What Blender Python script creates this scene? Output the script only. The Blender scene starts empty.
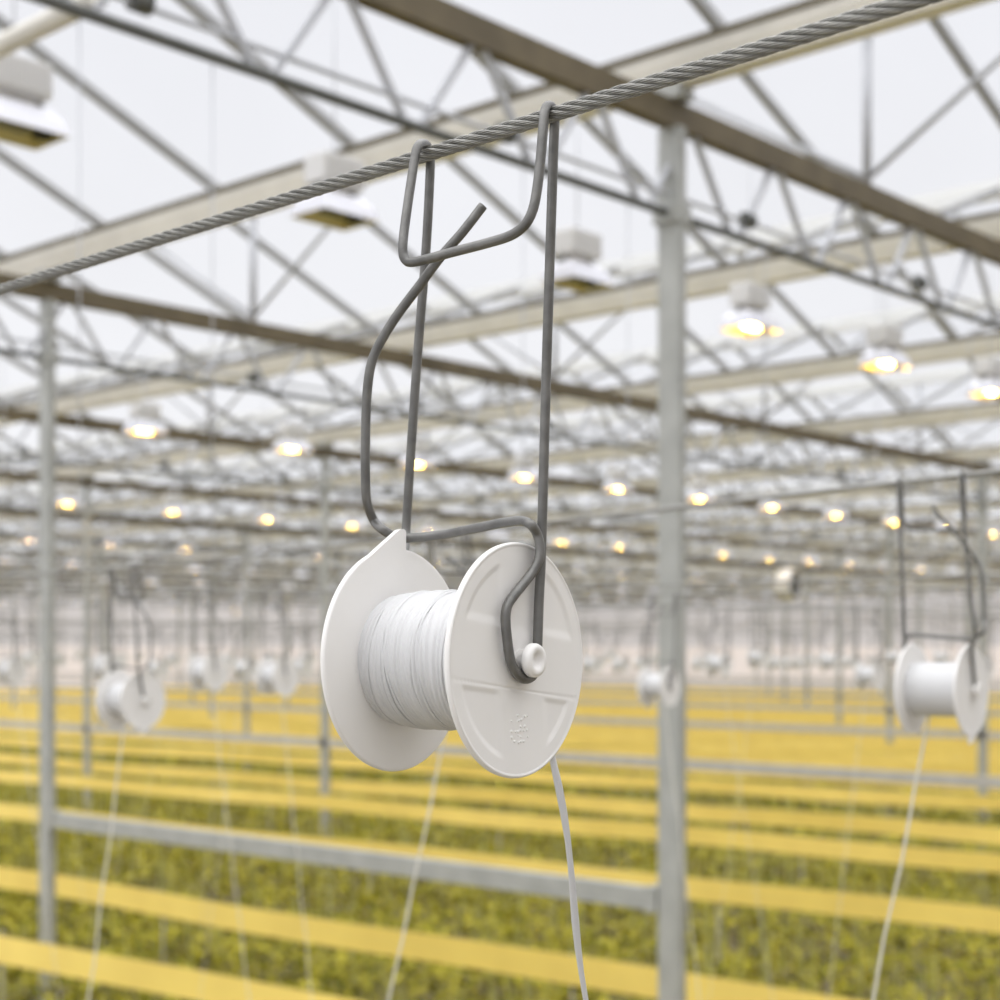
import bpy, math, random
from mathutils import Vector, Matrix, noise as mnoise
random.seed(11)
C = bpy.context.scene.collection
PI = math.pi
F = 1578.0          # focal length of the 1000 px frame, in pixels
CAMH = 2.6          # camera height above the greenhouse floor
FX, FY = 0.738, 0.674   # view direction; +X runs across the bays, +Y along the gutters


def P(px, py, d):
    """world point seen at a pixel of the photo, d metres down the view axis"""
    lat = (px - 500.0) / F * d
    return Vector((FY * lat + FX * d, -FX * lat + FY * d, CAMH + (650.0 - py) / F * d))


def cam_xy(x, y):
    d = FX * x + FY * y
    return (FY * x - FX * y), d


def px_of(x, y):
    lat, d = cam_xy(x, y)
    return 500 + F * lat / d if d > 0.05 else 1e6


def in_view(x, y, margin=60):
    lat, d = cam_xy(x, y)
    if d < 0.1:
        return False
    p = 500 + F * lat / d
    return -margin < p < 1000 + margin

# ------------------------------------------------------------------ mesh helper


class MB:
    def __init__(self):
        self.v = []; self.f = []; self.sm = []

    def add(self, vs, fs, smooth=False):
        o = len(self.v)
        self.v.extend([tuple(p) for p in vs])
        for f in fs:
            self.f.append(tuple(i + o for i in f)); self.sm.append(smooth)

    def box(self, x0, x1, y0, y1, z0, z1):
        vs = [(x0, y0, z0), (x1, y0, z0), (x1, y1, z0), (x0, y1, z0), (x0, y0, z1), (x1, y0, z1), (x1, y1, z1), (x0, y1, z1)]
        self.add(vs, [(0, 3, 2, 1), (4, 5, 6, 7), (0, 1, 5, 4), (1, 2, 6, 5), (2, 3, 7, 6), (3, 0, 4, 7)])

    def bar(self, a, b, w, h):
        """rectangular bar between two points: w sideways, h up"""
        a = Vector(a); b = Vector(b); t = (b - a).normalized()
        s = t.cross(Vector((0, 0, 1)))
        if s.length < 1e-3:
            s = Vector((1, 0, 0))
        s.normalize(); u = s.cross(t).normalized()
        vs = []
        for p in (a, b):
            for i, j in ((-1, -1), (1, -1), (1, 1), (-1, 1)):
                vs.append(p + s * (w / 2 * i) + u * (h / 2 * j))
        self.add(vs, [(3, 2, 1, 0), (4, 5, 6, 7), (0, 1, 5, 4), (1, 2, 6, 5), (2, 3, 7, 6), (3, 0, 4, 7)])

    def tube(self, pts, r, n=10, cap=True, twist=0.0, flat=1.0, closed=False):
        pts = [Vector(p) for p in pts]
        m = len(pts)
        rs = r if isinstance(r, (list, tuple)) else [r] * m
        t0 = (pts[1] - pts[0]).normalized()
        nrm = t0.orthogonal().normalized()
        vs = []
        for i, p in enumerate(pts):
            t = (pts[min(i + 1, m - 1)] - pts[max(i - 1, 0)]).normalized()
            nrm = (nrm - t * nrm.dot(t)).normalized()
            b = t.cross(nrm)
            for k in range(n):
                a = 2 * PI * k / n + twist * i
                vs.append(p + nrm * (math.cos(a) * rs[i]) + b * (math.sin(a) * rs[i] * flat))
        fs = []
        for i in range(m - 1):
            for k in range(n):
                k2 = (k + 1) % n
                fs.append((i * n + k, i * n + k2, (i + 1) * n + k2, (i + 1) * n + k))
        self.add(vs, fs, True)
        if cap:
            o = len(self.v) - len(vs)
            self.f.append(tuple(o + k for k in reversed(range(n)))); self.sm.append(False)
            self.f.append(tuple(o + (m - 1) * n + k for k in range(n))); self.sm.append(False)

    def lathe(self, prof, axis='x', n=48, smooth=True):
        """prof: list of (position on axis, radius)"""
        vs = []
        for (h, r) in prof:
            for k in range(n):
                a = 2 * PI * k / n
                c, s = r * math.cos(a), r * math.sin(a)
                vs.append((h, c, s) if axis == 'x' else (c, s, h))
        fs = []
        for i in range(len(prof) - 1):
            for k in range(n):
                k2 = (k + 1) % n
                fs.append((i * n + k, i * n + k2, (i + 1) * n + k2, (i + 1) * n + k))
        self.add(vs, fs, smooth)

    def build(self, name, mat, parent=None, loc=None):
        me = bpy.data.meshes.new(name)
        me.from_pydata(self.v, [], self.f)
        me.polygons.foreach_set('use_smooth', self.sm)
        me.update()
        if mat:
            me.materials.append(mat)
        o = bpy.data.objects.new(name, me)
        C.objects.link(o)
        if parent:
            o.parent = parent
        if loc is not None:
            o.location = loc
        return o


def tag(o, label, cat, group=None, kind=None):
    o['label'] = label
    o['category'] = cat
    if group:
        o['group'] = group
    if kind:
        o['kind'] = kind
    return o


def thing(name, label, cat, loc=(0, 0, 0), rz=0.0, group=None):
    o = bpy.data.objects.new(name, None)
    o.empty_display_size = 0.05
    C.objects.link(o)
    o.location = loc
    o.rotation_euler = (0, 0, rz)
    return tag(o, label, cat, group)


def dup(root, loc, rz, label, group=None):
    r = root.copy(); C.objects.link(r)
    r.location = loc; r.rotation_euler = (0, 0, rz)
    r['label'] = label
    if group:
        r['group'] = group
    elif 'group' in r:
        del r['group']
    for ch in list(root.children):
        c = ch.copy(); C.objects.link(c); c.parent = r
        for g in ch.children:
            d = g.copy(); C.objects.link(d); d.parent = c
    return r


def structure(o):
    o['kind'] = 'structure'
    return o


def spline(pts, sub=8):
    """Catmull-Rom through pts"""
    pts = [Vector(p) for p in pts]
    out = []
    n = len(pts)
    for i in range(n - 1):
        p0 = pts[max(i - 1, 0)]; p1 = pts[i]; p2 = pts[i + 1]; p3 = pts[min(i + 2, n - 1)]
        # centripetal-style tangents keep corners tight
        l1 = (p2 - p1).length or 1e-6
        m1 = (p2 - p0) / (((p1 - p0).length or l1) + l1) * l1
        m2 = (p3 - p1) / (((p3 - p2).length or l1) + l1) * l1
        for k in range(sub):
            t = k / sub
            h1 = 2 * t**3 - 3 * t**2 + 1; h2 = t**3 - 2 * t**2 + t
            h3 = -2 * t**3 + 3 * t**2; h4 = t**3 - t**2
            out.append(p1 * h1 + m1 * h2 + p2 * h3 + m2 * h4)
    out.append(pts[-1])
    return out

# ------------------------------------------------------------------ materials


def mat(name, col, rough=0.5, metal=0.0, var=0.0, scale=20.0, bump=0.0, bscale=200.0, spec=0.5, col2=None, trans=0.0, sss=0.0):
    m = bpy.data.materials.new(name); m.use_nodes = True
    nt = m.node_tree; b = nt.nodes['Principled BSDF']
    b.inputs['Base Color'].default_value = (*col, 1)
    b.inputs['Roughness'].default_value = rough
    b.inputs['Metallic'].default_value = metal
    b.inputs['Specular IOR Level'].default_value = spec
    if sss:
        b.inputs['Subsurface Weight'].default_value = sss
        b.inputs['Subsurface Radius'].default_value = (0.006, 0.005, 0.004)
        b.inputs['Subsurface Scale'].default_value = 1.0
    if var > 0 or col2:
        tc = nt.nodes.new('ShaderNodeTexCoord')
        no = nt.nodes.new('ShaderNodeTexNoise')
        no.inputs['Scale'].default_value = scale
        no.inputs['Detail'].default_value = 4
        nt.links.new(tc.outputs['Object'], no.inputs['Vector'])
        rp = nt.nodes.new('ShaderNodeValToRGB')
        lo = col2 if col2 else tuple(c * (1 - var) for c in col)
        hi = col if col2 else tuple(min(1, c * (1 + var)) for c in col)
        rp.color_ramp.elements[0].color = (*lo, 1); rp.color_ramp.elements[0].position = 0.32
        rp.color_ramp.elements[1].color = (*hi, 1); rp.color_ramp.elements[1].position = 0.68
        nt.links.new(no.outputs['Fac'], rp.inputs['Fac'])
        nt.links.new(rp.outputs['Color'], b.inputs['Base Color'])
    if bump > 0:
        tc2 = nt.nodes.new('ShaderNodeTexCoord')
        n2 = nt.nodes.new('ShaderNodeTexNoise'); n2.inputs['Scale'].default_value = bscale
        nt.links.new(tc2.outputs['Object'], n2.inputs['Vector'])
        bp = nt.nodes.new('ShaderNodeBump'); bp.inputs['Strength'].default_value = bump
        bp.inputs['Distance'].default_value = 0.001
        nt.links.new(n2.outputs['Fac'], bp.inputs['Height'])
        nt.links.new(bp.outputs['Normal'], b.inputs['Normal'])
    return m


M = {}
M['plastic'] = mat('white_spool_plastic', (0.855, 0.838, 0.82), 0.42, var=0.015, scale=30, sss=0.0)
M['twine'] = mat('white_twine', (0.60, 0.60, 0.605), 0.42, bump=0.12, bscale=1500, spec=0.6)
M['tail'] = mat('old_twine', (0.76, 0.74, 0.66), 0.6)
M['wire'] = mat('galvanised_hook_wire', (0.165, 0.162, 0.155), 0.38, 0.45, var=0.22, scale=120, bump=0.15, bscale=900)
M['rope'] = mat('galvanised_wire_rope', (0.31, 0.305, 0.285), 0.30, 0.65, var=0.18, scale=150)
M['farrope'] = mat('far_wire_rope', (0.30, 0.295, 0.28), 0.5, 0.5)
M['galv'] = mat('galvanised_steel', (0.40, 0.405, 0.385), 0.5, 0.15, var=0.10, scale=9)
M['rail'] = mat('galvanised_rail', (0.50, 0.485, 0.465), 0.5, 0.15, var=0.08, scale=9)
M['chord'] = mat('bounce_brown_girder_steel', (0.14, 0.112, 0.066), 0.6, 0.1, var=0.18, scale=7)  # brown bounce light from the crop put into the grey steel's colour
M['pipe'] = mat('dark_chord_pipe', (0.12, 0.123, 0.115), 0.5, 0.3, var=0.12, scale=9)
M['brace'] = mat('pale_bracing', (0.50, 0.51, 0.54), 0.5, 0.1)
M['gutter'] = mat('pale_aluminium_gutter', (0.88, 0.85, 0.78), 0.5, 0.05, var=0.06, scale=5)
M['gasket'] = mat('dark_gasket_and_gap_shade', (0.16, 0.14, 0.10), 0.7)
M['bar'] = mat('roof_bar_aluminium', (0.36, 0.36, 0.36), 0.5, 0.3)
M['ridge'] = mat('ridge_aluminium', (0.82, 0.82, 0.80), 0.5, 0.1)
M['tape'] = mat('yellow_sticky_ribbon', (0.97, 0.73, 0.19), 0.35, var=0.05, scale=3)
M['stake'] = mat('stake_steel', (0.42, 0.40, 0.36), 0.6, 0.1)
M['lampbody'] = mat('lamp_white_metal', (0.70, 0.69, 0.68), 0.4, 0.1)
M['reflector'] = mat('lamp_reflector_shell', (0.78, 0.78, 0.84), 0.35, 0.2)
M['mirror'] = mat('lamp_inside_crop_reflection', (0.68, 0.60, 0.27), 0.32, 0.55)  # yellow reflection of the crop put into the aluminium's colour
M['black'] = mat('black_socket', (0.02, 0.02, 0.02), 0.5)
M['bulboff'] = mat('unlit_bulb_glass', (0.25, 0.24, 0.16), 0.1)
M['floor'] = mat('dark_soil_floor', (0.16, 0.13, 0.07), 0.9, var=0.4, scale=3)
m_ = bpy.data.materials.new('pale_gable_film'); m_.use_nodes = True
nt = m_.node_tree; nt.nodes.clear()
out = nt.nodes.new('ShaderNodeOutputMaterial')
df = nt.nodes.new('ShaderNodeBsdfDiffuse'); df.inputs['Color'].default_value = (0.86, 0.79, 0.74, 1)
tl = nt.nodes.new('ShaderNodeBsdfTranslucent'); tl.inputs['Color'].default_value = (0.90, 0.80, 0.74, 1)
mx = nt.nodes.new('ShaderNodeMixShader'); mx.inputs['Fac'].default_value = 0.55
nt.links.new(df.outputs[0], mx.inputs[1]); nt.links.new(tl.outputs[0], mx.inputs[2])
nt.links.new(mx.outputs[0], out.inputs['Surface'])
M['wall'] = m_
M['fan'] = mat('fan_white_drum', (0.82, 0.79, 0.74), 0.45)
M['fandark'] = mat('fan_dark_face', (0.06, 0.06, 0.055), 0.6)

# glowing sodium bulb
m = bpy.data.materials.new('glowing_sodium_bulb'); m.use_nodes = True
nt = m.node_tree; b = nt.nodes['Principled BSDF']
b.inputs['Base Color'].default_value = (1, 0.8, 0.4, 1)
b.inputs['Emission Color'].default_value = (1.0, 0.60, 0.09, 1)
b.inputs['Emission Strength'].default_value = 85.0
M['bulb'] = m
m = m.copy(); m.name = 'dim_sodium_bulb'
b = m.node_tree.nodes['Principled BSDF']
b.inputs['Emission Color'].default_value = (1.0, 0.62, 0.34, 1)
b.inputs['Emission Strength'].default_value = 60.0
M['bulbdim'] = m

# roof glass: mostly clear, a trace milky
m = bpy.data.materials.new('roof_glass'); m.use_nodes = True
nt = m.node_tree; nt.nodes.clear()
out = nt.nodes.new('ShaderNodeOutputMaterial')
tr = nt.nodes.new('ShaderNodeBsdfTransparent'); tr.inputs['Color'].default_value = (0.97, 0.975, 0.985, 1)
tl = nt.nodes.new('ShaderNodeBsdfTranslucent'); tl.inputs['Color'].default_value = (0.9, 0.9, 0.92, 1)
mx = nt.nodes.new('ShaderNodeMixShader'); mx.inputs['Fac'].default_value = 0.06
nt.links.new(tr.outputs[0], mx.inputs[1]); nt.links.new(tl.outputs[0], mx.inputs[2])
nt.links.new(mx.outputs[0], out.inputs['Surface'])
M['glass'] = m

m = bpy.data.materials.new('frosted_gable_glazing'); m.use_nodes = True
nt = m.node_tree; nt.nodes.clear()
out = nt.nodes.new('ShaderNodeOutputMaterial')
df = nt.nodes.new('ShaderNodeBsdfDiffuse'); df.inputs['Color'].default_value = (0.70, 0.66, 0.64, 1)
tl = nt.nodes.new('ShaderNodeBsdfTranslucent'); tl.inputs['Color'].default_value = (0.60, 0.565, 0.545, 1)
mx = nt.nodes.new('ShaderNodeMixShader'); mx.inputs['Fac'].default_value = 0.75
nt.links.new(df.outputs[0], mx.inputs[1]); nt.links.new(tl.outputs[0], mx.inputs[2])
nt.links.new(mx.outputs[0], out.inputs['Surface'])
M['gable'] = m

# crop foliage: real leaf colour varies plant to plant
m = bpy.data.materials.new('crop_leaves'); m.use_nodes = True
nt = m.node_tree; b = nt.nodes['Principled BSDF']
geo = nt.nodes.new('ShaderNodeNewGeometry')
wn = nt.nodes.new('ShaderNodeTexNoise'); wn.inputs['Scale'].default_value = 5.5; wn.inputs['Detail'].default_value = 3
nt.links.new(geo.outputs['Position'], wn.inputs['Vector'])
mixr = nt.nodes.new('ShaderNodeMath'); mixr.operation = 'ADD'
sc_ = nt.nodes.new('ShaderNodeMath'); sc_.operation = 'MULTIPLY'; sc_.inputs[1].default_value = 0.42
nt.links.new(geo.outputs['Random Per Island'], sc_.inputs[0])
nt.links.new(wn.outputs['Fac'], mixr.inputs[0]); nt.links.new(sc_.outputs[0], mixr.inputs[1])
rp = nt.nodes.new('ShaderNodeValToRGB')
e = rp.color_ramp.elements
e[0].position = 0.40; e[0].color = (0.055, 0.065, 0.006, 1)
e[1].position = 0.98; e[1].color = (0.46, 0.40, 0.05, 1)
x = e.new(0.66); x.color = (0.235, 0.215, 0.012, 1)
nt.links.new(mixr.outputs[0], rp.inputs['Fac'])
nt.links.new(rp.outputs['Color'], b.inputs['Base Color'])
b.inputs['Roughness'].default_value = 0.7
b.inputs['Specular IOR Level'].default_value = 0.12
M['leaf'] = m
M['stem'] = mat('pale_stem', (0.46, 0.45, 0.16), 0.6, var=0.2, scale=4)

# ------------------------------------------------------------------ the greenhouse grid
GZ = CAMH + 2.33            # gutter top
RISE = 0.62
BAY = 3.05
V0 = 5.03                   # gutter over the nearest column line
U0 = 3.68                   # nearest girder
DU = 4.5
FARV = FARU = 57.5
gut = [V0 + BAY * k for k in range(-2, 18) if V0 + BAY * k < FARV]
girU = [U0 + DU * j for j in range(-1, 12) if U0 + DU * j < FARU]


def roof_z(v):
    t = ((v - V0) / BAY) % 1.0
    return GZ + RISE * (1 - abs(2 * t - 1))


def u_range(v, m=0.8):
    """stretch of a line at this v that the frame shows, with some margin"""
    v = max(v, 0.1)
    return max(-2.5, 0.43 * v - m), min(FARU, 1.80 * v + 1.5 * m + 0.5)


def v_range(u, m=0.8):
    u = max(u, 0.1)
    return max(-2.5, u / 1.80 - m), min(FARV, u / 0.43 + m + 0.5)


# floor
f = MB(); f.box(-3, FARV, -3, FARU, -0.1, 0)
structure(f.build('floor', M['floor']))

# glass roof
g = MB()
for k in range(-3, 18):
    vg = V0 + BAY * k
    vr = vg + BAY / 2
    for a, b_ in (((vg, GZ), (vr, GZ + RISE)), ((vr, GZ + RISE), (min(vg + BAY, FARV), GZ if vg + BAY <= FARV else roof_z(FARV)))):
        if a[0] > FARV:
            continue
        g.add([(a[0], -3, a[1] + .03), (b_[0], -3, b_[1] + .03), (b_[0], FARU, b_[1] + .03), (a[0], FARU, a[1] + .03)], [(0, 1, 2, 3)])
ceiling = structure(g.build('ceiling', M['glass']))
# glazing bars on both slopes of every bay, and the ridges
gb = MB(); rb = MB()
for k in range(-3, 18):
    vg = V0 + BAY * k; vr = vg + BAY / 2
    if vr > FARV:
        break
    ua, ub = u_range(max(vr, .3), 1.6)
    n0 = math.ceil((ua - 4.44) / 1.03); n1 = math.floor((ub - 4.44) / 1.03)
    for n in range(n0, n1 + 1):
        u = 4.44 + 1.03 * n
        far = FX * vr + FY * u
        w = 0.034
        gb.bar((vg, u, GZ), (vr, u, GZ + RISE), w, 0.045)
        if vg + BAY < FARV:
            gb.bar((vr, u, GZ + RISE), (vg + BAY, u, GZ), w, 0.045)
    rb.box(vr - .035, vr + .035, ua, ub, GZ + RISE - .06, GZ + RISE + .05)
gb.build('glazing_bars', M['bar'], ceiling)
rb.build('ridge_bars', M['ridge'], ceiling)

# gables far off: sheet below, frosted glazing above
for side in ('right', 'left'):
    w = MB(); gl = MB(); fr = MB()
    if side == 'right':
        w.add([(FARV, -3, 0), (FARV, FARU, 0), (FARV, FARU, 2.75), (FARV, -3, 2.75)], [(0, 1, 2, 3)])
        gl.add([(FARV, -3, 2.75), (FARV, FARU, 2.75), (FARV, FARU, GZ + RISE), (FARV, -3, GZ + RISE)], [(0, 1, 2, 3)])
        for n in range(0, 40):
            fr.box(FARV - .04, FARV + .03, n * 1.5, n * 1.5 + .05, 2.75, GZ + .2)
        fr.box(FARV - .05, FARV + .03, -3, FARU, 3.75, 3.83)
    else:
        w.add([(-3, FARU, 0), (FARV, FARU, 0), (FARV, FARU, 2.75), (-3, FARU, 2.75)], [(0, 1, 2, 3)])
        gl.add([(-3, FARU, 2.75), (FARV, FARU, 2.75), (FARV, FARU, GZ + RISE), (-3, FARU, GZ + RISE)], [(0, 1, 2, 3)])
        for n in range(0, 40):
            fr.box(n * 1.5, n * 1.5 + .05, FARU - .04, FARU + .03, 2.75, GZ + .2)
        fr.box(-3, FARV, FARU - .05, FARU + .03, 3.75, 3.83)
    wo = structure(w.build('wall_' + side, M['wall']))
    gl.build('gable_glazing', M['gable'], wo)
    fr.build('gable_frame', M['rail'], wo)

wb = MB(); wb.add([(-3, -3, 0), (60, -3, 0), (60, -3, GZ + RISE), (-3, -3, GZ + RISE)], [(0, 1, 2, 3)])
structure(wb.build('wall_light_block', mat('grey_light_block', (0.55, 0.535, 0.515), 0.85)))  # unseen wall added to cut sky light from the open near side

ORD = ['nearest', 'second', 'third', 'fourth', 'fifth', 'sixth', 'seventh', 'eighth', 'ninth', 'tenth', 'eleventh', 'twelfth', 'thirteenth',
       'fourteenth', 'fifteenth', 'sixteenth', 'seventeenth', 'eighteenth', 'nineteenth', 'twentieth']


def nth(i):
    return ORD[i] if i < len(ORD) else 'far'


# gutters, one long thing each
seen = 0
for k, v in enumerate(gut):
    if v < 3:
        continue
    ua, ub = u_range(v, 1.5)
    t = thing('roof_gutter', '%s pale roof gutter counted outward along the glass roof' % nth(seen), 'gutter', (v, ua, GZ - .13), 0, 'roof gutters')
    if v == gut[2]:
        t['label'] = 'long pale roof gutter over the nearest column, behind the near wire rope'
    L = ub - ua
    mb = MB()
    # trough section: narrow foot, sloping cheeks, lip
    prof = [(-.045, 0), (.045, 0), (.085, .085), (.085, .125), (.07, .125), (.03, .03), (-.03, .03), (-.07, .125), (-.085, .125), (-.085, .085)]
    vs = [(x, 0, z) for x, z in prof] + [(x, L, z) for x, z in prof]
    n = len(prof)
    fs = [(i, (i + 1) % n, n + (i + 1) % n, n + i) for i in range(n)]
    mb.add(vs, fs + [tuple(reversed(range(n))), tuple(range(n, 2 * n))])
    mb.build('trough', M['gutter'], t)
    lip = MB()
    lip.box(-.10, -.083, 0, L, .115, .14); lip.box(.083, .10, 0, L, .115, .14)
    lip.build('glass_seal', M['gasket'], t)
    seen += 1

# lattice girders
for j, u in enumerate(girU):
    va, vb = v_range(max(u, .5), 1.5)
    if j == 0:
        va, vb = -1.5, 6.0
    names = {0: 'lattice girder behind the viewpoint, out of the picture',
             1: 'large brown-topped lattice girder crossing above the nearest column',
             2: 'lattice girder crossing above the thin column at far left'}
    if j == 0:
        continue
    t = thing('lattice_girder', names.get(j, '%s lattice girder from the front, crossing under the glass roof' % nth(j - 1)), 'girder', (va, u, CAMH + 1.71), 0, 'lattice girders')
    L = vb - va
    zt = 0.385
    mb = MB(); mb.box(0, L, -.03, .03, zt - .05, zt + .055); mb.build('upper_chord', M['chord'], t)
    mb = MB(); mb.tube([(0, 0, 0), (L, 0, 0)], .017, 10)
    mb.build('lower_chord', M['pipe'], t)
    mb = MB(); mb.tube([(0, .0, .075), (L, .0, .075)], .009, 6); mb.build('cable_conduit', M['brace'], t)
    mb = MB()
    n = int(L / .62) + 1
    for i in range(n):
        x0 = i * .62
        if x0 + .62 > L:
            break
        mb.bar((x0, 0, .012), (x0 + .24, 0, zt - .045), .026, .018)
        mb.bar((x0 + .30, 0, zt - .045), (x0 + .54, 0, .012), .026, .018)
    mb.build('lattice_bracing', M['brace'], t)
    # junction boxes on the conduit
    for i in range(int(L / 1.5)):
        x0 = .5 + i * 1.5
        if j < 4 and in_view(va + x0, u, 20):
            jb = MB(); jb.tube([(x0 - .03, -.012, .078), (x0 + .03, -.012, .078)], .032, 12)
            jb.build('junction_box', M['pipe'], t)
    # posts up to every ridge with a pair of braces along the ridge
    for k in range(-3, 18):
        vr = V0 + BAY * (k + .5)
        if va + .1 < vr < vb - .1 and in_view(vr, u, 150):
            mb = MB()
            x = vr - va
            ztop = GZ + RISE - .06 - (CAMH + 1.71)
            mb.tube([(x, 0, zt + .05), (x, 0, ztop)], .022, 8)
            for s in (-1, 1):
                mb.tube([(x, 0, zt + .09), (x, s * 1.15, ztop + .0)], .015, 6)
            mb.build('ridge_post', M['brace'], t)

# columns
ci = 0
colname = {}
for i in range(-1, 9):
    for j, u in enumerate(girU):
        v = V0 + 6.1 * i
        if v > FARV or not in_view(v, u, 40):
            continue
        if i == 0 and j == 1:
            lab, grp = 'nearest galvanised steel column, thick, standing right of the twine spool', None
        elif i == 0 and j == 2:
            lab, grp = 'second galvanised steel column, at the far left, rail fixed to its foot', None
        elif i == 1 and j == 3:
            lab, grp = 'thin grey column just left of the large spool', None
        elif i == 1 and j == 4:
            lab, grp = 'thin grey column standing behind the small spool at left', None
        else:
            lab, grp = 'slim distant steel column among the rows at the back', 'distant greenhouse columns'
        t = thing('steel_column', lab, 'column', (v, u, 0), 0, grp)
        h = CAMH + 2.045
        mb = MB()
        w, l, c = .05, .112, .008
        prof = [(-w / 2 + c, -l / 2), (w / 2 - c, -l / 2), (w / 2, -l / 2 + c), (w / 2, l / 2 - c), (w / 2 - c, l / 2), (-w / 2 + c, l / 2), (-w / 2, l / 2 - c), (-w / 2, -l / 2 + c)]
        mb.add([(x, y, 0) for x, y in prof] + [(x, y, h) for x, y in prof], [(q, (q + 1) % 8, 8 + (q + 1) % 8, 8 + q) for q in range(8)] + [tuple(range(8, 16))])
        mb.build('post', M['galv'], t)
        mb = MB(); mb.box(-w / 2 - .022, w / 2 + .022, -l / 2 - .004, l / 2 + .004, CAMH + 1.67, CAMH + 1.74)
        mb.build('chord_bracket', M['galv'], t)
        mb = MB(); mb.box(-.05, .05, -.07, .07, h + .105, GZ - .12); mb.build('gutter_seat', M['galv'], t)

# low rails between columns
railseg = [(V0, U0 + .06, U0 + DU - .06)]
for i in range(1, 8):
    v = V0 + 6.1 * i
    a, b_ = u_range(v, 1)
    railseg.append((v, a, b_))
for i, (v, a, b_) in enumerate(railseg):
    lab = 'grey pipe rail joining the two nearest columns above the yellow ribbon' if i == 0 else '%s grey pipe rail running low between columns' % nth(i)
    t = thing('pipe_rail', lab, 'rail', (v, a, CAMH - .985), 0, 'low pipe rails')
    mb = MB(); mb.box(-.025, .025, 0, b_ - a, -.043, .043); mb.build('rail_bar', M['galv'] if i == 0 else M['rail'], t)
    if i == 0:
        mb = MB(); mb.box(-.035, .035, -.005, .05, -.05, .05); mb.build('rail_bracket', M['galv'], t)
        mb = MB(); mb.box(-.035, .035, b_ - a - .05, b_ - a + .005, -.05, .05); mb.build('rail_bracket', M['galv'], t)

# round pipe at upper left between two girders
mb = MB(); mb.tube([(0, 0, 0), (0, -5.2, 0)], .03, 14)
o = mb.build('support_pipe', M['gutter'], None, (2.42, U0 + DU, CAMH + 1.775))
mb = MB(); mb.tube([(0, 0, 0), (0, -(DU), 0)], .03, 14)
bpy.data.objects.remove(o)
o = mb.build('support_pipe', M['gutter'], None, (2.42, U0 + DU, CAMH + 1.765))
tag(o, 'pale round pipe at the top left corner above the unlit lamp', 'pipe')

# ------------------------------------------------------------------ grow lamps


def make_lamp(name, label, lit):
    t = thing(name, label, 'lamp')
    mb = MB()
    # ballast box with softened edges; long side along +X
    mb.box(-.11, .11, -.065, .065, .125, .245)
    bx = mb.build('ballast_box', M['lampbody'], t)
    bv = bx.modifiers.new('Bevel', 'BEVEL'); bv.width = .012; bv.segments = 2
    fn = MB()
    for k in range(7):
        x = -.09 + k * .03
        fn.box(x - .003, x + .003, -.069, .069, .15, .225)
    fn.build('cooling_fins', M['lampbody'], bx)
    for s in (-1, 1):
        mb = MB(); mb.bar((s * .085, 0, .128), (s * .125, 0, .088), .02, .008)
        mb.build('bracket', M['pipe'], t)
    # flared reflector, open below
    def ring(a, b_, z):
        return [(-a, -b_, z), (a, -b_, z), (a, b_, z), (-a, b_, z)]
    mb = MB()
    vs = ring(.105, .055, .092) + ring(.14, .085, .055) + ring(.147, .108, 0)
    fs = [(3, 2, 1, 0)]
    for q in range(2):
        for k in range(4):
            k2 = (k + 1) % 4
            fs.append((q * 4 + k, q * 4 + k2, q * 4 + 4 + k2, q * 4 + 4 + k))
    mb.add([(x, y, z) for x, y, z in vs], fs)
    mb.build('reflector', M['reflector'], t)
    mb = MB()
    vs = ring(.098, .048, .086) + ring(.134, .079, .052) + ring(.143, .104, .0)
    mb.add(vs, fs)
    mb.add(ring(.143, .104, 0) + ring(.147, .108, 0), [(k, (k + 1) % 4, 4 + (k + 1) % 4, 4 + k) for k in range(4)])
    mb.build('reflector_lining', M['mirror'], t)
    mb = MB()
    mb.lathe([(-.07, .001), (-.07, .014), (-.045, .017), (.035, .017), (.06, .010), (.08, .009), (.08, .001)], 'x', 14)
    for i_ in range(len(mb.v)):
        x, y, z = mb.v[i_]; mb.v[i_] = (x, y, z + .024)
    mb.build('bulb', (M['bulboff'], M['bulb'], M['bulbdim'])[lit], t)
    mb = MB(); mb.box(.08, .13, -.024, .024, .008, .058)
    mb.build('socket', M['black'], t)
    mb = MB()
    mb.tube([(0, 0, .245), (0, 0, 1.0)], .003, 5)
    hg = mb.build('hanger_rod', M['brace'], t)
    return t


LZ = CAMH + 1.70
lamps = []
row1 = [(2.79, 0), (4.21, 0), (5.73, 0), (7.19, 1), (8.66, 1), (10.09, 1), (11.6, 1)]
for v, lit in row1:
    lamps.append((v, 4.74, lit, 0))
rr = random.Random(5)
for k in range(1, 9):
    u = 4.74 + 6.03 * k
    for mI in range(0, 60):
        v = (mI + .85) * 1.55
        if v > FARV - .5:
            break
        if in_view(v, u, 6):
            q = rr.random()
            lit = 1 if (k == 1 and round(px_of(v, u) / 20) != 14) or q > (.1 if k == 2 else .35) else (2 if q > .12 else 0)
            lamps.append((v, u, lit, k))
labs1 = ['unlit grow lamp cut off by the left edge, near the top left corner', 'unlit grow lamp behind the near wire rope, left of the hook',
         'unlit grow lamp between the hook and the nearest column', 'brightly glowing grow lamp just right of the nearest column',
         'second glowing grow lamp right of the nearest column, in the front lamp row', 'glowing grow lamp cut off by the right edge',
         'glowing grow lamp beyond the right edge, out of the picture']
protoOff = protoOn = protoDim = None
rowname = {1: 'second', 2: 'third'}
cnt = {}
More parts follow.
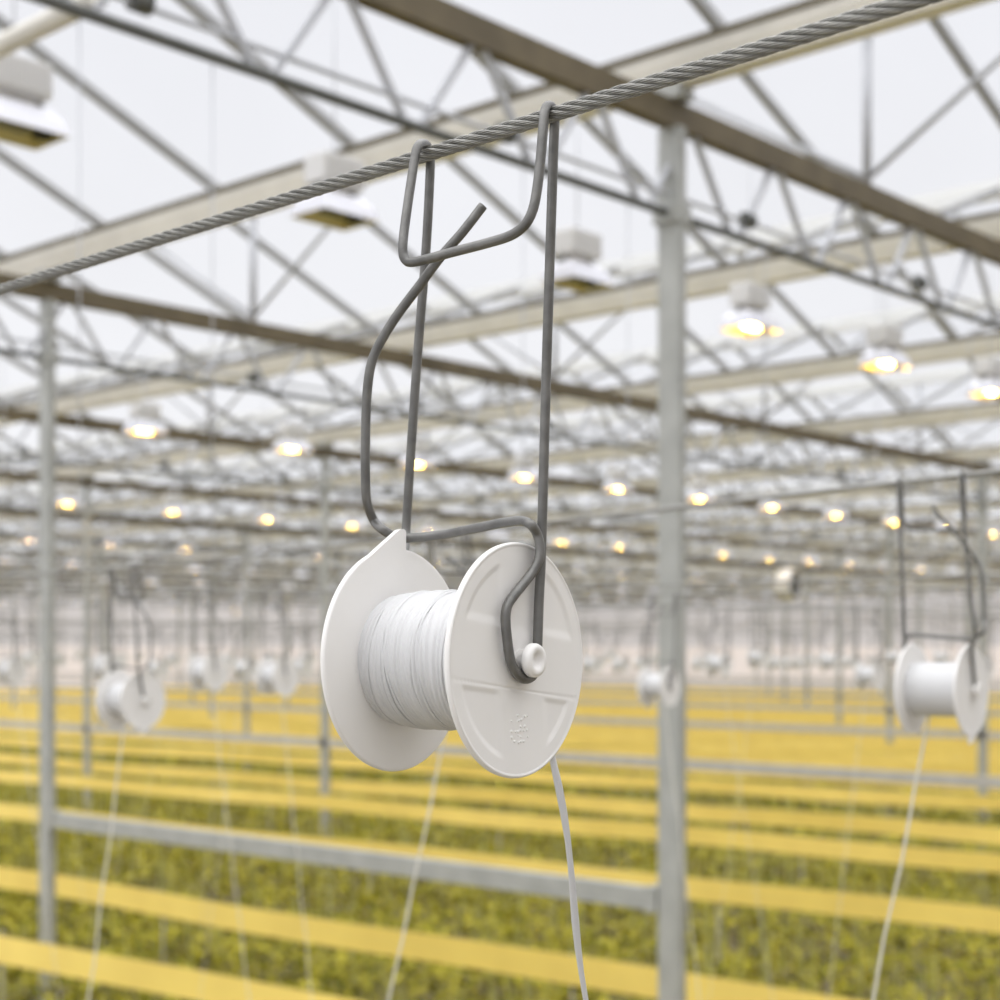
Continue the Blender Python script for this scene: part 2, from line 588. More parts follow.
for i, (v, u, lit, k) in enumerate(lamps):
    if k == 0:
        if px_of(v, u) > 1010:
            continue
        lab, grp = labs1[i], None
    elif k in rowname:
        c = cnt.get(k, 0); cnt[k] = c + 1
        lab = '%s grow lamp from the left in the %s lamp row' % (['first'][0] if c == 0 else nth(c), rowname[k]); grp = 'grow lamps in the %s row' % rowname[k]
    elif lit == 2:
        lab, grp = 'tiny faintly glowing pinkish grow lamp far back under the roof', 'distant faint lamps'
    elif lit:
        lab, grp = 'tiny brightly glowing yellow grow lamp far back under the roof', 'distant glowing lamps'
    else:
        lab, grp = 'tiny unlit grow lamp far back under the roof', 'distant unlit lamps'
    lz = LZ + (.06 if k else .02)
    loc = (v, u, lz)
    if lit and protoOn is None:
        t = protoOn = make_lamp('grow_lamp', lab, 1)
        t.location = loc
    elif lit == 2 and protoDim is None:
        t = protoDim = make_lamp('grow_lamp', lab, 2)
        t.location = loc
    elif not lit and protoOff is None:
        t = protoOff = make_lamp('grow_lamp', lab, 0)
        t.location = loc
    else:
        t = dup((protoOff, protoOn, protoDim)[lit], loc, 0, lab, grp)
    if grp:
        t['group'] = grp
    for ch in t.children:
        if ch.name.startswith('hanger_rod'):
            ch.scale = (1, 1, (roof_z(v) - lz - .01) / 1.0)

# ------------------------------------------------------------------ spool (local: +X = outward through the near flange)
R = 0.0436
LEN = 0.0572
SP_A = Vector((-math.sin(math.radians(54.6)), math.cos(math.radians(54.6))))   # (lateral, depth) of the axis, pointing away


def flange_mesh(side, detail, tab):
    """disc with moulded rim, four shallow pockets and a parting line on its outer face; side=+1 faces +X"""
    nA, nR = (320, 170) if detail else (64, 10)
    rot = math.radians(-6.3)
    T = .0022

    def ss(a, b_, x):
        t = min(1, max(0, (x - a) / (b_ - a))); return t * t * (3 - 2 * t)

    def h(y, z):
        if not detail:
            return 0.0
        X = y / R; Y = z / R
        x = X * math.cos(rot) - Y * math.sin(rot); yy = X * math.sin(rot) + Y * math.cos(rot)
        x = X * math.cos(rot) - Y * math.sin(rot)
        yy = Y + .111 * X
        r = math.hypot(X, Y)
        d = 0.0
        w = .07
        inr = 1 - ss(.80, .80 + w, r)
        left = ss(.15, .25, -x - .10 * max(0, .5 - yy)); right = ss(.34, .46, x)
        up = ss(.24, .34, yy); lo = ss(.27, .33, -yy)
        xx = ss(.28, .42, abs(x))
        d -= .00062 * inr * (up * max(left, right) + lo * xx)
        # parting line
        d -= .00018 * (1 - ss(.004, .016, abs(yy + .25))) * (1 - ss(.95, .99, r) * .3)
        # soft dish round the hub
        d += .0006 * (1 - ss(.18, .30, r))
        return d
    mb = MB()
    vs = [(T / 2, 0, 0)]
    rads = [R * (q + 1) / nR * .965 for q in range(nR)]
    for r in rads:
        for k in range(nA):
            a = 2 * PI * k / nA
            y, z = r * math.cos(a), r * math.sin(a)
            vs.append((T / 2 + h(y * side, z), y, z))
    # rounded rim then the inner face
    rim = [(T / 2 + .0002, .972), (T / 2 + .0003, .985), (T / 2 - .0001, .995), (0.0002, 1.0), (-T / 2 + .0003, .996), (-T / 2, .985), (-T / 2, .97), (-T / 2, .95), (-T / 2, .5), (-T / 2, .1)]
    for (xx, rr_) in rim:
        for k in range(nA):
            a = 2 * PI * k / nA
            vs.append((xx, R * rr_ * math.cos(a), R * rr_ * math.sin(a)))
    fs = [(0, 1 + k, 1 + (k + 1) % nA) for k in range(nA)]
    rings = nR + len(rim)
    for q in range(rings - 1):
        for k in range(nA):
            k2 = (k + 1) % nA
            a0 = 1 + q * nA
            fs.append((a0 + k, a0 + nA + k, a0 + nA + k2, a0 + k2))
    if side < 0:
        vs = [(-x, y, z) for x, y, z in vs]
        fs = [tuple(reversed(q)) for q in fs]
    mb.add(vs, fs, True)
    return mb


def tab_mesh(down):
    """pointed stop on the rim: one straight upright edge, one edge running tangent to the disc"""
    T = .00113
    # outline in disc plane (y to the right when seen from the near side, z up)
    a0 = math.radians(81); a1 = math.radians(128)
    out = []
    yR = R * .10
    zR = math.sqrt((R * .985)**2 - yR**2)
    out.append((yR, zR))
    out.append((yR, R * 1.155)); out.append((yR - .0012, R * 1.175)); out.append((yR - .0040, R * 1.165)); out.append((yR - .0062, R * 1.135))
    a = math.radians(130)
    out.append((R * .985 * math.cos(math.radians(128)), R * .985 * math.sin(math.radians(128))))
    for q in range(1, 8):
        ang = math.radians(128 + (math.degrees(math.atan2(zR, yR)) - 128) * q / 8)
        out.append((R * .90 * math.cos(ang), R * .90 * math.sin(ang)))
    n = len(out)
    vs = [(T, y, z) for y, z in out] + [(-T, y, z) for y, z in out]
    fs = [tuple(range(n)), tuple(reversed(range(n, 2 * n)))] + [(q, n + q, n + (q + 1) % n, (q + 1) % n) for q in range(n)]
    if down:
        vs = [(x, y, -z) for x, y, z in vs]
        fs = [tuple(reversed(q)) for q in fs]
    mb = MB(); mb.add(vs, fs)
    return mb


def winding_mesh(detail):
    mb = MB()
    if detail:
        nA, nX = 220, 260
    else:
        nA, nX = 40, 16
    x0, x1 = -LEN / 2 + .0009, LEN / 2 - .0009
    rnd = random.Random(3)
    vs = []
    strands = 30
    for i in range(nX):
        t = i / (nX - 1)
        x = x0 + (x1 - x0) * t
        rb_ = .0236 + .0026 * math.sin(PI * min(1, t * 1.15 + .05)) ** .7 if detail else .0258
        for k in range(nA):
            a = 2 * PI * k / nA
            r = rb_
            if detail:
                lay = 0.5 * math.sin(a + 1.0) + .35 * math.sin(2 * a + 7 * t)
                ph = strands * t + .75 * lay + .9 * mnoise.noise(Vector((t * 9, math.cos(a) * .5, math.sin(a) * .5)))
                s = 1 - math.cos(2 * PI * ph)
                r += .00024 * s + .00060 * mnoise.noise(Vector((t * 22, math.cos(a) * .5 + 3, math.sin(a) * .5)))
            vs.append((x, r * math.cos(a), r * math.sin(a)))
    fs = []
    for i in range(nX - 1):
        for k in range(nA):
            k2 = (k + 1) % nA
            fs.append((i * nA + k, i * nA + k2, (i + 1) * nA + k2, (i + 1) * nA + k))
    mb.add(vs, fs, True)
    if detail:
        # loose turns lying over the wound layers
        for q in range(9):
            t = rnd.uniform(.04, .96)
            sk = rnd.uniform(-.05, .05); ph = rnd.uniform(0, 6.28)
            pts = []
            for k in range(81):
                a = 2 * PI * k / 80
                tt = min(.985, max(.015, t + sk * math.sin(a + ph) + .01 * math.sin(3 * a + q)))
                x = x0 + (x1 - x0) * tt
                rb_ = .0236 + .0026 * math.sin(PI * min(1, tt * 1.15 + .05)) ** .7
                r = rb_ + .00022
                pts.append((x, r * math.cos(a), r * math.sin(a)))
            mb.tube(pts, rnd.choice([.0004, .0005, .0006]), 8, cap=False, flat=1.0)
    return mb


def hub_mesh(sides):
    mb = MB()
    for s in sides:
        e = LEN / 2 + .001
        pr = [(e - .0005, .0042), (e + .0045, .0042), (e + .0047, .0058), (e + .0056, .0063), (e + .0072, .0063), (e + .0082, .0058), (e + .0086, .0045), (e + .0082, .0030), (e + .0070, .0022), (e + .0068, .0001)]
        mb.lathe([(s * x, r) for x, r in pr], 'x', 40)
    return mb


def make_spool(label, detail):
    t = thing('twine_spool', label, 'spool')
    o = flange_mesh(1, detail, False).build('flange', M['plastic'], t, (LEN / 2, 0, 0))
    o2 = flange_mesh(-1, detail, True).build('flange', M['plastic'], t, (-LEN / 2, 0, 0))
    tb = tab_mesh(not detail).build('stop_tab', M['plastic'], o2)
    if detail:
        # small moulded mark of raised specks low on the near flange
        mk = MB(); rn = random.Random(8)
        for gy in range(6):
            for gz in range(6):
                if rn.random() < .28:
                    continue
                y = -.0050 + gy * .0020 + rn.uniform(-.0004, .0004)
                z = -.0205 - gz * .0019 + rn.uniform(-.0004, .0004)
                rr_ = rn.uniform(.0005, .0008)
                pts = [(.0011, y + rr_ * math.cos(a), z + rr_ * math.sin(a)) for a in [2 * PI * q / 8 for q in range(8)]]
                top = [(.0014, y + .55 * rr_ * math.cos(a), z + .55 * rr_ * math.sin(a)) for a in [2 * PI * q / 8 for q in range(8)]]
                mk.add(pts + top, [(q, (q + 1) % 8, 8 + (q + 1) % 8, 8 + q) for q in range(8)] + [tuple(range(8, 16))], True)
        mk.build('moulded_mark', M['plastic'], o)
    winding_mesh(detail).build('twine_winding', M['twine'], t)
    hub_mesh((1,)).build('axle_knob', M['plastic'], t)
    hub_mesh((-1,)).build('axle_knob', M['plastic'], t)
    return t


# main spool pose: centre and yaw
Cr = Vector((.0063, .584))                           # near flange centre (lateral, depth)
Cc = Cr + SP_A * (LEN / 2)
SPZ = CAMH + (650 - 660) / F * .60
CX = FY * Cc.x + FX * Cc.y
CY = -FX * Cc.x + FY * Cc.y
nx = FY * -SP_A.x + FX * -SP_A.y
ny = -FX * -SP_A.x + FY * -SP_A.y
YAW = math.atan2(ny, nx)                             # local +X -> towards the viewer's right
main_spool = make_spool('large white twine spool hanging in front on a bent wire hook', True)
main_spool.location = (CX, CY, SPZ); main_spool.rotation_euler = (0, 0, YAW)
toLocal = (Matrix.Translation((CX, CY, SPZ)) @ Matrix.Rotation(YAW, 4, 'Z')).inverted()


def dplane(px, s):
    """depth at pixel column px of the plane s metres outside the near flange (negative s: towards the far one)"""
    x = (px - 500) / F
    k = SP_A.x * Cr.x + SP_A.y * Cr.y - s
    return k / (SP_A.x * x + SP_A.y)


g = .0040
gf = -LEN - .0045     # outside the far flange
H = []
for (px, py, d) in [(483, 206, .606), (462, 233, .606), (440, 258, .607), (420, 285, .609), (396, 317, .611), (379, 345, .612), (371, 365, .613), (367, 395, .614),
                    (365.5, 440, .615), (365.5, 480, .617), (367, 502, .620), (374, 521, .625)]:
    H.append(P(px, py, d))
H += [P(383, 530, dplane(383, gf) + .001), P(396, 537, dplane(396, gf)), P(412, 538, dplane(412, gf + .006)), P(440, 535, .620), (P(475, 528.5, .605)), P(505, 522.5, .594),
      P(521, 521, .588), P(531, 525, dplane(531, g) - .002), P(537, 534, dplane(537, g + .001)), P(540, 548, dplane(540, g + .002)), P(538, 562, dplane(538, g + .002)),
      P(531, 574, dplane(531, g + .001)), P(512, 598, dplane(512, g)), P(507, 607, dplane(507, g)), P(505.5, 619, dplane(505, g)), P(507.5, 642, dplane(507, g)), P(511, 662, dplane(511, g)), P(517, 674, dplane(517, g)),
      P(525, 679, dplane(525, g)), P(533, 675, dplane(533, g)), P(537, 660, dplane(537, g)), P(537.5, 645, dplane(537.5, g)), P(539, 600, dplane(539, g)), P(541, 560, dplane(541, g)),
      P(547, 350, .586), P(553.5, 150, .5838), P(554.5, 125, .5836), P(554, 113, .5828), P(551, 107, .581), P(547, 107, .5785), P(544.5, 114, .5765), P(543.5, 125, .5755),
      P(540.5, 160, .573), P(537, 190, .571), P(532.5, 211, .570), P(525, 225, .571), P(512, 235, .575), P(490, 242.5, .582), P(450, 253, .594), P(418, 261.5, .602), P(408, 262, .604),
      P(403.5, 256, .605), P(403, 243, .606), P(407, 210, .610), P(413, 170, .615), P(416, 152, .6175), P(418.5, 146, .6195), P(422.5, 144, .623), P(427, 146, .6265), P(430, 155, .6285), P(430, 175, .6287),
      P(426, 250, .629), P(418, 350, .631), P(411, 450, .634), P(406, 530, .6385), P(404, 560, dplane(404, gf)), P(398, 610, dplane(398, gf)), P(391, 645, dplane(391, gf)), P(385, 664, dplane(385, gf)),
      P(378, 669, dplane(378, gf)), P(371, 664, dplane(371, gf))]
Hl = [toLocal @ p for p in H]
hook = thing('wire_hook', 'bent grey wire hook carrying the large white spool from the near rope', 'hook', (CX, CY, SPZ), YAW)
mb = MB(); mb.tube(spline(Hl, 7), .00186, 14)
mb.build('bent_wire', M['wire'], hook)

# far prototypes share a lighter spool
GH = 'small twine spools on the far ropes'
farspool = None
hook_far_mesh = None

# ------------------------------------------------------------------ wire ropes
uc = .3768


def main_z(u):
    return CAMH + .1966 - .0125 * (u - uc) if u < 1.6 else CAMH + .1966 - .0125 * (1.6 - uc)


def rope_mesh(v, ua, ub):
    """six lays round a core, each lay drawn as twisted wires over the stretch in the picture"""
    mb = MB()
    RS = .00192; pitch = .046; step = .0011
    for s in range(6):
        n = int((ub - ua) / step)
        for w in range(6):
            pts = []
            for i in range(n + 1):
                u = ua + (ub - ua) * i / n
                a = -2 * PI * (u / pitch + s / 6)
                b_ = 2 * PI * (u / .016 + w / 6)
                rx = (RS + .00066 * math.cos(b_)) * math.cos(a) - .00066 * math.sin(b_) * math.sin(a)
                rz = (RS + .00066 * math.cos(b_)) * math.sin(a) + .00066 * math.sin(b_) * math.cos(a)
                pts.append((v + rx, u, main_z(u) + rz))
            mb.tube(pts, .00030, 6, cap=False)
    return mb


near_v = FX * .58 + FY * (.0330 * .58)
near_v = P(552, 115, .58).x
rp_ = rope_mesh(near_v, .12, 1.0)
core = MB(); core.tube([(near_v, .12, main_z(.12)), (near_v, 1.0, main_z(1.0))], .0016, 8)
rope = thing('wire_rope', 'near twisted steel wire rope crossing diagonally at the top', 'rope', (0, 0, 0))
o = rp_.build('twisted_strands', M['rope'], rope)
core.build('core', M['gasket'], rope)  # core coloured dark as painted shade in the gaps between strands
mb = MB()
mb.tube([(near_v, -.8, main_z(-.8)), (near_v, .121, main_z(.121))], .0026, 10)
mb.tube([(near_v, .999, main_z(.999)), (near_v, FARU - .02, main_z(5))], .0026, 10)
mb.build('rope_run', M['farrope'], rope)

rv = {1: 1.389, 2: 2.36, 3: 2.80, 4: 4.15, 5: 4.75, 6: 5.7, 7: 6.65, 8: 7.6, 9: 8.55, 10: 9.5, 11: 10.5}


def rope_z(k, u):
    if k == 1:
        pts = [(-1, .185), (.2, .179), (.64, .1656), (1.19, .148), (2.02, .125), (2.6, .122), (3.2, .135), (3.68, .15), (6, .13), (8.18, .15), (60, .15)]
        for (a, za), (b_, zb) in zip(pts, pts[1:]):
            if a <= u <= b_:
                return CAMH + za + (zb - za) * (u - a) / (b_ - a)
        return CAMH + .15
    t = ((u - U0) / DU) % 1.0
    return CAMH + .168 - .05 * 4 * t * (1 - t)


wordr = {1: 'second wire rope, carrying the small spools at left and right edge'}
for k, v in rv.items():
    ua, ub = u_range(v, 1.0)
    n = max(8, int((ub - ua) / .3))
    pts = [(v, ua + (ub - ua) * i / n, rope_z(k, ua + (ub - ua) * i / n)) for i in range(n + 1)]
    mb = MB(); mb.tube(pts, .0027, 6)
    o = mb.build('wire_rope', M['farrope'])
    tag(o, wordr.get(k, '%s blurred wire rope from the front, strung level below the lamps' % nth(k)), 'rope', 'ropes strung along the rows')

# drop wires from the girders to the ropes
for k, v in rv.items():
    for u in girU[1:]:
        if u < u_range(v)[1] and in_view(v, u, 40):
            mb = MB(); mb.tube([(v, u, rope_z(k, u) + .0), (v, u, CAMH + 1.69)], .0022, 5)
            o = mb.build('drop_wire', M['brace'])
            tag(o, 'thin upright drop wire holding a distant rope from a girder', 'wire', 'drop wires under the girders')

# ------------------------------------------------------------------ more spools on hooks
loopR = toLocal @ P(551, 113, .580); loopL = toLocal @ P(423.5, 151, .6225)
LM = (loopR + loopL) / 2     # rope point in spool coordinates
ropeYaw = math.atan2((loopR - loopL).y, (loopR - loopL).x)
farspool = make_spool('x', False)
# same hook for all, lighter tube
hm = MB(); hm.tube(spline(Hl, 3), .00186, 8)
farhook = thing('wire_hook', 'x', 'hook'); hm.build('bent_wire', M['wire'], farhook)


def tail_mesh(dx, dy, L, w=.0014, seed=1, flat=.35):
    rn = random.Random(seed)
    pts = []
    n = 46
    for i in range(n + 1):
        t = i / n
        pts.append((dx * t * L + .0015 * math.sin(t * 60 + seed) * min(1, t * 8), dy * t * L + .001 * math.sin(t * 45), -L * t))
    mb = MB(); mb.tube(pts, w, 8, flat=flat, twist=.10)
    return mb


def place(px, k, flip, label=None, hlabel=None, slant=None, yj=0.0):
    v = rv[k]
    x = (px - 500) / F
    d = v / (FX + FY * x)
    u = d * (FY - FX * x)
    z = rope_z(k, u) - LM.z
    # local frame: rope direction is -Y in the world for local +X
    base = -PI / 2 - ropeYaw + (PI if flip else 0) + yj
    off = Matrix.Rotation(base, 3, 'Z') @ Vector((LM.x, LM.y, 0))
    loc = (v - off.x, u - off.y, z)
    lab = label or 'tiny white twine spool hanging far back in the blur'
    s = dup(farspool, loc, base, lab, None if label else GH)
    h = dup(farhook, loc, base, hlabel or 'small blurred wire hook holding a tiny distant spool', None if hlabel else 'wire hooks on the far ropes')
    if slant:
        # world slant -> local
        inv = Matrix.Rotation(-base, 3, 'Z')
        sl = inv @ Vector((slant[0], slant[1], 0))
        tm = tail_mesh(sl.x, sl.y, z - .95, (.0014 if k == 1 else .0012), int(px))
        tm.build('twine_tail', M['tail'], s, (.012 * (1 if sl.x > 0 else -1), .0, -.026))
    return s


# slant helpers: sideways in the picture
def side(a):
    return (FY * a, -FX * a)


place(930, 1, True, 'white twine spool near the right edge, on the second rope', 'dark wire hook holding the spool near the right edge', side(-.20))
place(447, 1, True, 'twine spool hidden right behind the large front spool', 'wire hook seen through the wires of the front hook', side(-.21))
place(123, 1, True, 'white twine spool in the left part, seen almost end-on with a pointed tab', 'wire hook holding the small spool at left', side(-.13))
place(664, 3, False, 'small white spool overlapping the nearest column', 'wire hook above the small spool at the nearest column', side(.12))
place(272, 2, True, 'small blurred spool left of the large spool, nearer one of two', 'wire hook of the nearer blurred spool left of the large one', side(.1))
place(203, 2, True, 'small blurred spool further left, second of two beyond the left spool', 'wire hook of the second blurred spool at left', side(.12))
place(866, 4, True, 'small blurred spool just left of the right-edge spool', 'wire hook of the blurred spool left of the right-edge spool', side(-.12))
rr = random.Random(21)
far = [(722, 5), (833, 6), (756, 6), (623, 7), (698, 8), (640, 8), (248, 4), (104, 3), (8, 3), (155, 4), (230, 6), (300, 5), (60, 6), (776, 8), (802, 9), (893, 7), (940, 8), (600, 9),
       (727, 10), (30, 5), (175, 7), (985, 6), (850, 9), (910, 10), (310, 7), (120, 8), (212, 9), (270, 8), (50, 8), (15, 7), (760, 11), (815, 11), (705, 11), (650, 10), (875, 11), (960, 10), (610, 11),
       (285, 10), (140, 10), (190, 11), (80, 9), (590, 6), (788, 9)]
for i, (px, k) in enumerate(far):
    place(px, k, rr.random() > .4, slant=side(rr.choice([-1, 1]) * rr.uniform(.08, .2)) if k < 8 and i % 2 == 0 else None, yj=rr.uniform(-.12, .12))
for root in (farspool, farhook):
    for ch in list(root.children):
        for gch in list(ch.children):
            bpy.data.objects.remove(gch)
        bpy.data.objects.remove(ch)
    bpy.data.objects.remove(root)

# the large spool's loose end runs down to the crop
st = toLocal @ P(551, 757, .603)
e1 = toLocal @ P(565, 860, .615); e2 = toLocal @ P(586, 1005, .630)
sl = (e2 - st); L = (SPZ + st.z) - .93
tt = MB()
pts = []
n = 150
for i in range(n + 1):
    t = i / n
    p = st + sl / abs(sl.z) * (L * t)
    wob = math.exp(-t * 1.2)
    p = p + Vector((.0011 * math.sin(t * 95) * wob, .0009 * math.sin(t * 63 + 1), 0))
    bow = math.sin(min(1, t * L / .16) * PI) * .0025
    p.x += bow * 0.6
    pts.append(p)
pts = [toLocal @ P(536, 722, .607), toLocal @ P(545, 742, .605)] + pts
rs = [.0010, .0011] + [.00128 + .00022 * math.sin(i * 1.3) + .00015 * math.sin(i * .37) for i in range(n + 1)]
tt.tube(pts, rs, 10, flat=.45, twist=.06)
tt.build('twine_tail', M['twine'], main_spool)

# ------------------------------------------------------------------ yellow ribbons over the crop rows
SL = -.055
tv = [4.46, 5.90, 8.60, 11.15, 12.85, 15.5, 17.6, 19.6, 21.5]
while tv[-1] < 54:
    tv.append(tv[-1] + 1.95)
TZ = CAMH - 1.6


def tape_v(v8, u):
    return v8 + SL * (u - 8)


for i, v in enumerate(tv):
    ua = max(.35 * v - .8, -2); ub = min(1.95 * v + 2.0, FARU - .3)
    names = ['yellow sticky ribbon lowest in the picture, at the bottom left', 'second yellow sticky ribbon from below, passing behind the nearest column', 'third yellow sticky ribbon from below, just above the pipe rail']
    lab = names[i] if i < 3 else ('%s yellow sticky ribbon counted up from the bottom' % nth(i) if i < 9 else 'distant yellow sticky ribbon merging into the golden field')
    t = thing('sticky_ribbon', lab, 'ribbon', (tape_v(v, ua), ua, TZ), 0, 'yellow ribbons over the crop' if i < 9 else 'distant yellow ribbons')
    n = int((ub - ua) / .12)
    mb = MB(); vs = []; fs = []
    ox, oy = tape_v(v, ua), ua
    for q in range(n + 1):
        u = ua + (ub - ua) * q / n
        x = tape_v(v, u) - ox
        wv = .006 * math.sin(u * 2.1 + i) + .004 * math.sin(u * 5.3 + i * 2)
        dz = .010 * math.sin(u * 1.4 + i) + .006 * math.sin(u * .6 + 2 * i) - (.008 if False else 0)
        hh = .075
        for (dx, zz) in ((-.0008, -hh), (.0008, -hh), (.0008, hh), (-.0008, hh)):
            vs.append((x + wv + dx + zz * .05 * math.sin(u * 1.7 + i), u - oy, dz + zz))
    for q in range(n):
        for k in range(4):
            k2 = (k + 1) % 4
            fs.append((q * 4 + k, q * 4 + k2, q * 4 + 4 + k2, q * 4 + 4 + k))
    mb.add(vs, fs)
    mb.build('ribbon_band', M['tape'], t)
    s0 = ua + .6
    while s0 < ub and i < 9:
        if in_view(tape_v(v, s0), s0, 30):
            x = tape_v(v, s0) - ox
            sm = MB()
            sm.tube([(x + .02, s0 - oy, -TZ), (x + .02, s0 - oy, .085)], .006, 5)
            sm.build('support_stake', M['stake'], t)
        s0 += 3.2

# ------------------------------------------------------------------ crop: leafy rows nobody could count
rl = random.Random(77)
fol = MB()
fv = fol.v; ff = fol.f; fsn = fol.sm


def leaf(x, y, z, L, w, az, el, roll):
    ca, sa = math.cos(az), math.sin(az); ce, se = math.cos(el), math.sin(el)
    dx, dy, dz = ca * ce, sa * ce, se
    sx, sy = -sa, ca
    o = len(fv)
    droop = L * .25
    for (t, ww, dr) in ((0, .15, 0), (.45, 1, .1), (1, .06, 1)):
        bx = x + dx * L * t; by = y + dy * L * t; bz = z + dz * L * t - droop * dr
        fv.append((bx - sx * w * ww, by - sy * w * ww, bz + roll * w * ww)); fv.append((bx + sx * w * ww, by + sy * w * ww, bz - roll * w * ww))
    ff.append((o, o + 1, o + 3, o + 2)); ff.append((o + 2, o + 3, o + 5, o + 4)); fsn.extend((True, True))


v = 3.2
area = 0
while v < 56:
    ua = max(.40 * v - .6, -1); ub = min(1.85 * v + .8, FARU - .2)
    dv = .30 if v < 18 else .6
    dens = 520 if v < 8 else (360 if v < 13 else (150 if v < 20 else 45))
    n = int((ub - ua) * dv * dens)
    for q in range(n):
        u = rl.uniform(ua, ub); x = v + rl.uniform(0, dv)
        # plants stand in tufts, taller in the middle of each bed
        cl = mnoise.noise(Vector((x * 2.4, u * 2.4, 0)))
        bed = mnoise.noise(Vector((x * .9, u * .25, 5)))
        top = .66 + .30 * cl + .12 * bed
        hgt = top * (1 - .75 * rl.random() ** 2.0)
        s = 1.0 if v < 13 else (1.4 if v < 20 else 2.2)
        leaf(x, u, max(.05, hgt), s * rl.uniform(.06, .13), s * rl.uniform(.012, .026), rl.uniform(0, 6.28), rl.uniform(-.2, 1.2), rl.uniform(-.6, .6))
    v += dv
crop = fol.build('crop_foliage', M['leaf'])
tag(crop, 'dense yellow-green crop foliage growing below the yellow ribbons', 'crop plants', None, 'stuff')
stm = MB()
v = 3.4
while v < 19:
    ua = max(.40 * v - .3, -1); ub = min(1.85 * v + .5, FARU)
    for q in range(int((ub - ua) * 3.2)):
        u = rl.uniform(ua, ub); x = v + rl.uniform(-.25, .25)
        lx = rl.uniform(-.10, .10); ly = rl.uniform(-.10, .10); h_ = rl.uniform(.80, 1.0)
        stm.tube([(x, u, 0), (x + lx * .4, u + ly * .4, h_ * .5), (x + lx, u + ly, h_)], [.009, .008, .004], 5, cap=False)
    v += .55
stm.build('plant_stems', M['stem'], crop)

# ------------------------------------------------------------------ air circulation fan far back
d = 20.0
fp = P(788, 585, d)
fan = thing('circulation_fan', 'white drum fan with dark face hanging far back, right of the nearest column', 'fan', fp, math.radians(-86))
mb = MB()
mb.lathe([(-.11, .001), (-.11, .12), (-.09, .18), (-.06, .20), (.10, .20), (.12, .195), (.12, .18), (.10, .175), (-.05, .175)], 'x', 36)
mb.build('drum', M['fan'], fan)
mb = MB()
mb.lathe([(.06, .0005), (.06, .177)], 'x', 24)
mb.build('dark_face', M['fandark'], fan)
mb = MB()
for q in range(5):
    a = q * 2 * PI / 5
    mb.bar((.09, .03 * math.cos(a), .03 * math.sin(a)), (.09, .155 * math.cos(a), .155 * math.sin(a)), .05, .012)
mb.lathe([(.06, .03), (.11, .035), (.12, .001)], 'x', 16)
mb.build('fan_blades', M['fandark'], fan)
mb = MB(); mb.tube([(0, 0, .195), (0, 0, roof_z(fp.x) - fp.z)], .006, 6); mb.build('hanger_rod', M['brace'], fan)

# ------------------------------------------------------------------ sky, sun
w = bpy.data.worlds.new('overcast_sky'); bpy.context.scene.world = w; w.use_nodes = True
nt = w.node_tree; nt.nodes.clear()
out = nt.nodes.new('ShaderNodeOutputWorld'); bg = nt.nodes.new('ShaderNodeBackground')
tc = nt.nodes.new('ShaderNodeTexCoord')
sep = nt.nodes.new('ShaderNodeSeparateXYZ'); nt.links.new(tc.outputs['Generated'], sep.inputs[0])
rp = nt.nodes.new('ShaderNodeValToRGB')
e = rp.color_ramp.elements
e[0].position = 0.0; e[0].color = (.72, .72, .73, 1)
e[1].position = 1.0; e[1].color = (1.0, 1.0, 1.0, 1)
x = e.new(.40); x.color = (.645, .65, .68, 1)
x = e.new(.62); x.color = (.74, .745, .77, 1)
x = e.new(.75); x.color = (.97, .97, .98, 1)
nt.links.new(sep.outputs['Z'], rp.inputs['Fac'])
no = nt.nodes.new('ShaderNodeTexNoise'); no.inputs['Scale'].default_value = 3.2; no.inputs['Detail'].default_value = 5
nt.links.new(tc.outputs['Generated'], no.inputs['Vector'])
r2 = nt.nodes.new('ShaderNodeMapRange'); r2.inputs['From Min'].default_value = .3; r2.inputs['From Max'].default_value = .7
r2.inputs['To Min'].default_value = .96; r2.inputs['To Max'].default_value = 1.05
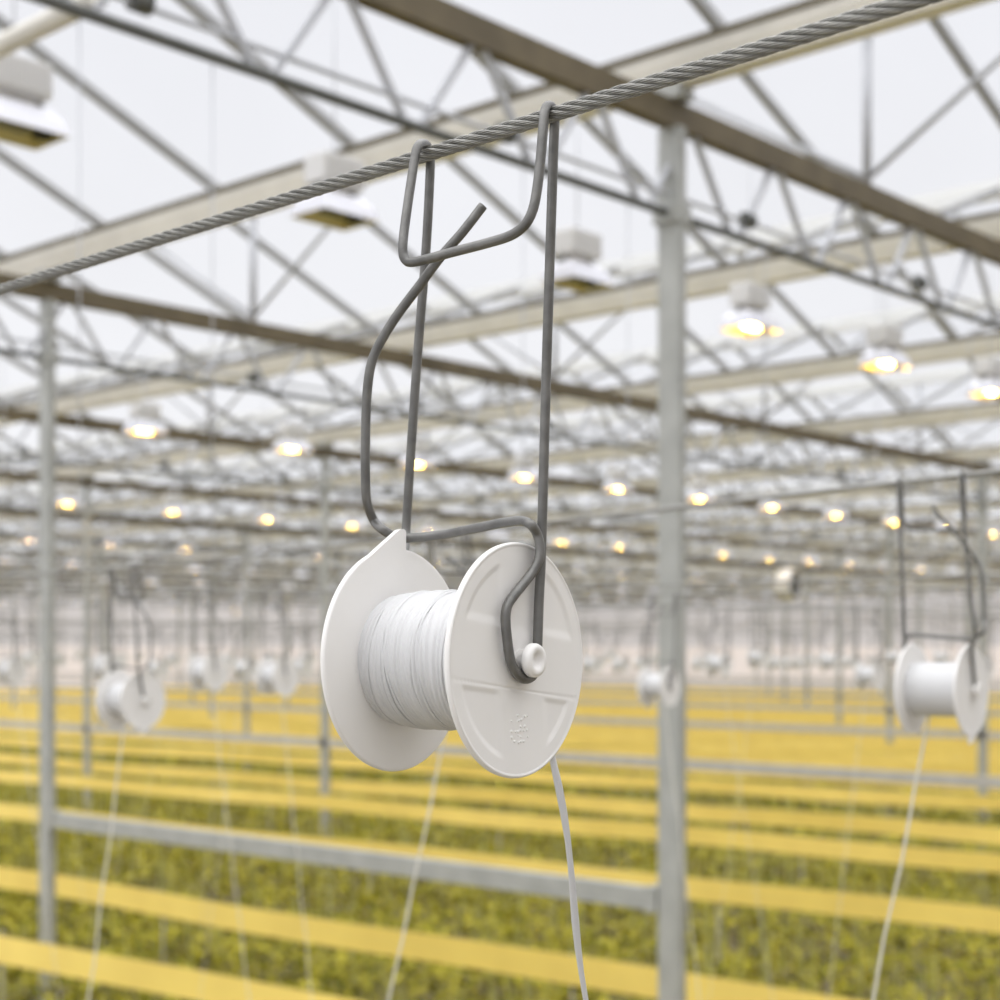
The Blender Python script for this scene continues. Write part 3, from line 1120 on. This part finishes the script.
nt.links.new(no.outputs['Fac'], r2.inputs['Value'])
# overcast luminance rises towards the zenith
st_ = nt.nodes.new('ShaderNodeMapRange'); st_.inputs['From Min'].default_value = .42; st_.inputs['From Max'].default_value = .95
st_.inputs['To Min'].default_value = 1.0; st_.inputs['To Max'].default_value = 2.5
nt.links.new(sep.outputs['Z'], st_.inputs['Value'])
mu = nt.nodes.new('ShaderNodeMath'); mu.operation = 'MULTIPLY'
nt.links.new(r2.outputs[0], mu.inputs[0]); nt.links.new(st_.outputs[0], mu.inputs[1])
nt.links.new(rp.outputs['Color'], bg.inputs['Color']); nt.links.new(mu.outputs[0], bg.inputs['Strength'])
nt.links.new(bg.outputs[0], out.inputs['Surface'])

sl_ = bpy.data.lights.new('veiled_sun', 'SUN'); sl_.energy = 0.6; sl_.angle = math.radians(70); sl_.color = (1, .985, .965)
so = bpy.data.objects.new('veiled_sun', sl_); C.objects.link(so)
# from behind the camera, high, a little to the left
dirv = Vector((FX * .30 + FY * .8, FY * .30 - FX * .8, -.95))
so.rotation_euler = dirv.to_track_quat('-Z', 'Y').to_euler()
so.location = (0, -2, 12)

# ------------------------------------------------------------------ camera
cam = bpy.data.cameras.new('camera'); co = bpy.data.objects.new('camera', cam); C.objects.link(co)
cam.sensor_width = 36; cam.lens = 36 * F / 1000.0
cam.shift_y = .15
cam.clip_start = .02; cam.clip_end = 300
co.location = (0, 0, CAMH)
co.rotation_euler = (PI / 2, 0, -math.atan2(FX, FY))
cam.dof.use_dof = True; cam.dof.focus_distance = .588; cam.dof.aperture_fstop = 13.0
sc = bpy.context.scene
sc.camera = co
sc.view_settings.view_transform = 'Standard'
sc.view_settings.look = 'None'
sc.view_settings.gamma = 1
sc.view_settings.use_curve_mapping = False
sc.view_settings.exposure = 0.34
try:
    sc.cycles.max_bounces = 7
    sc.cycles.diffuse_bounces = 4
    sc.cycles.transparent_max_bounces = 16
    sc.cycles.sample_clamp_indirect = 6
    sc.cycles.use_denoising = True
except Exception:
    pass
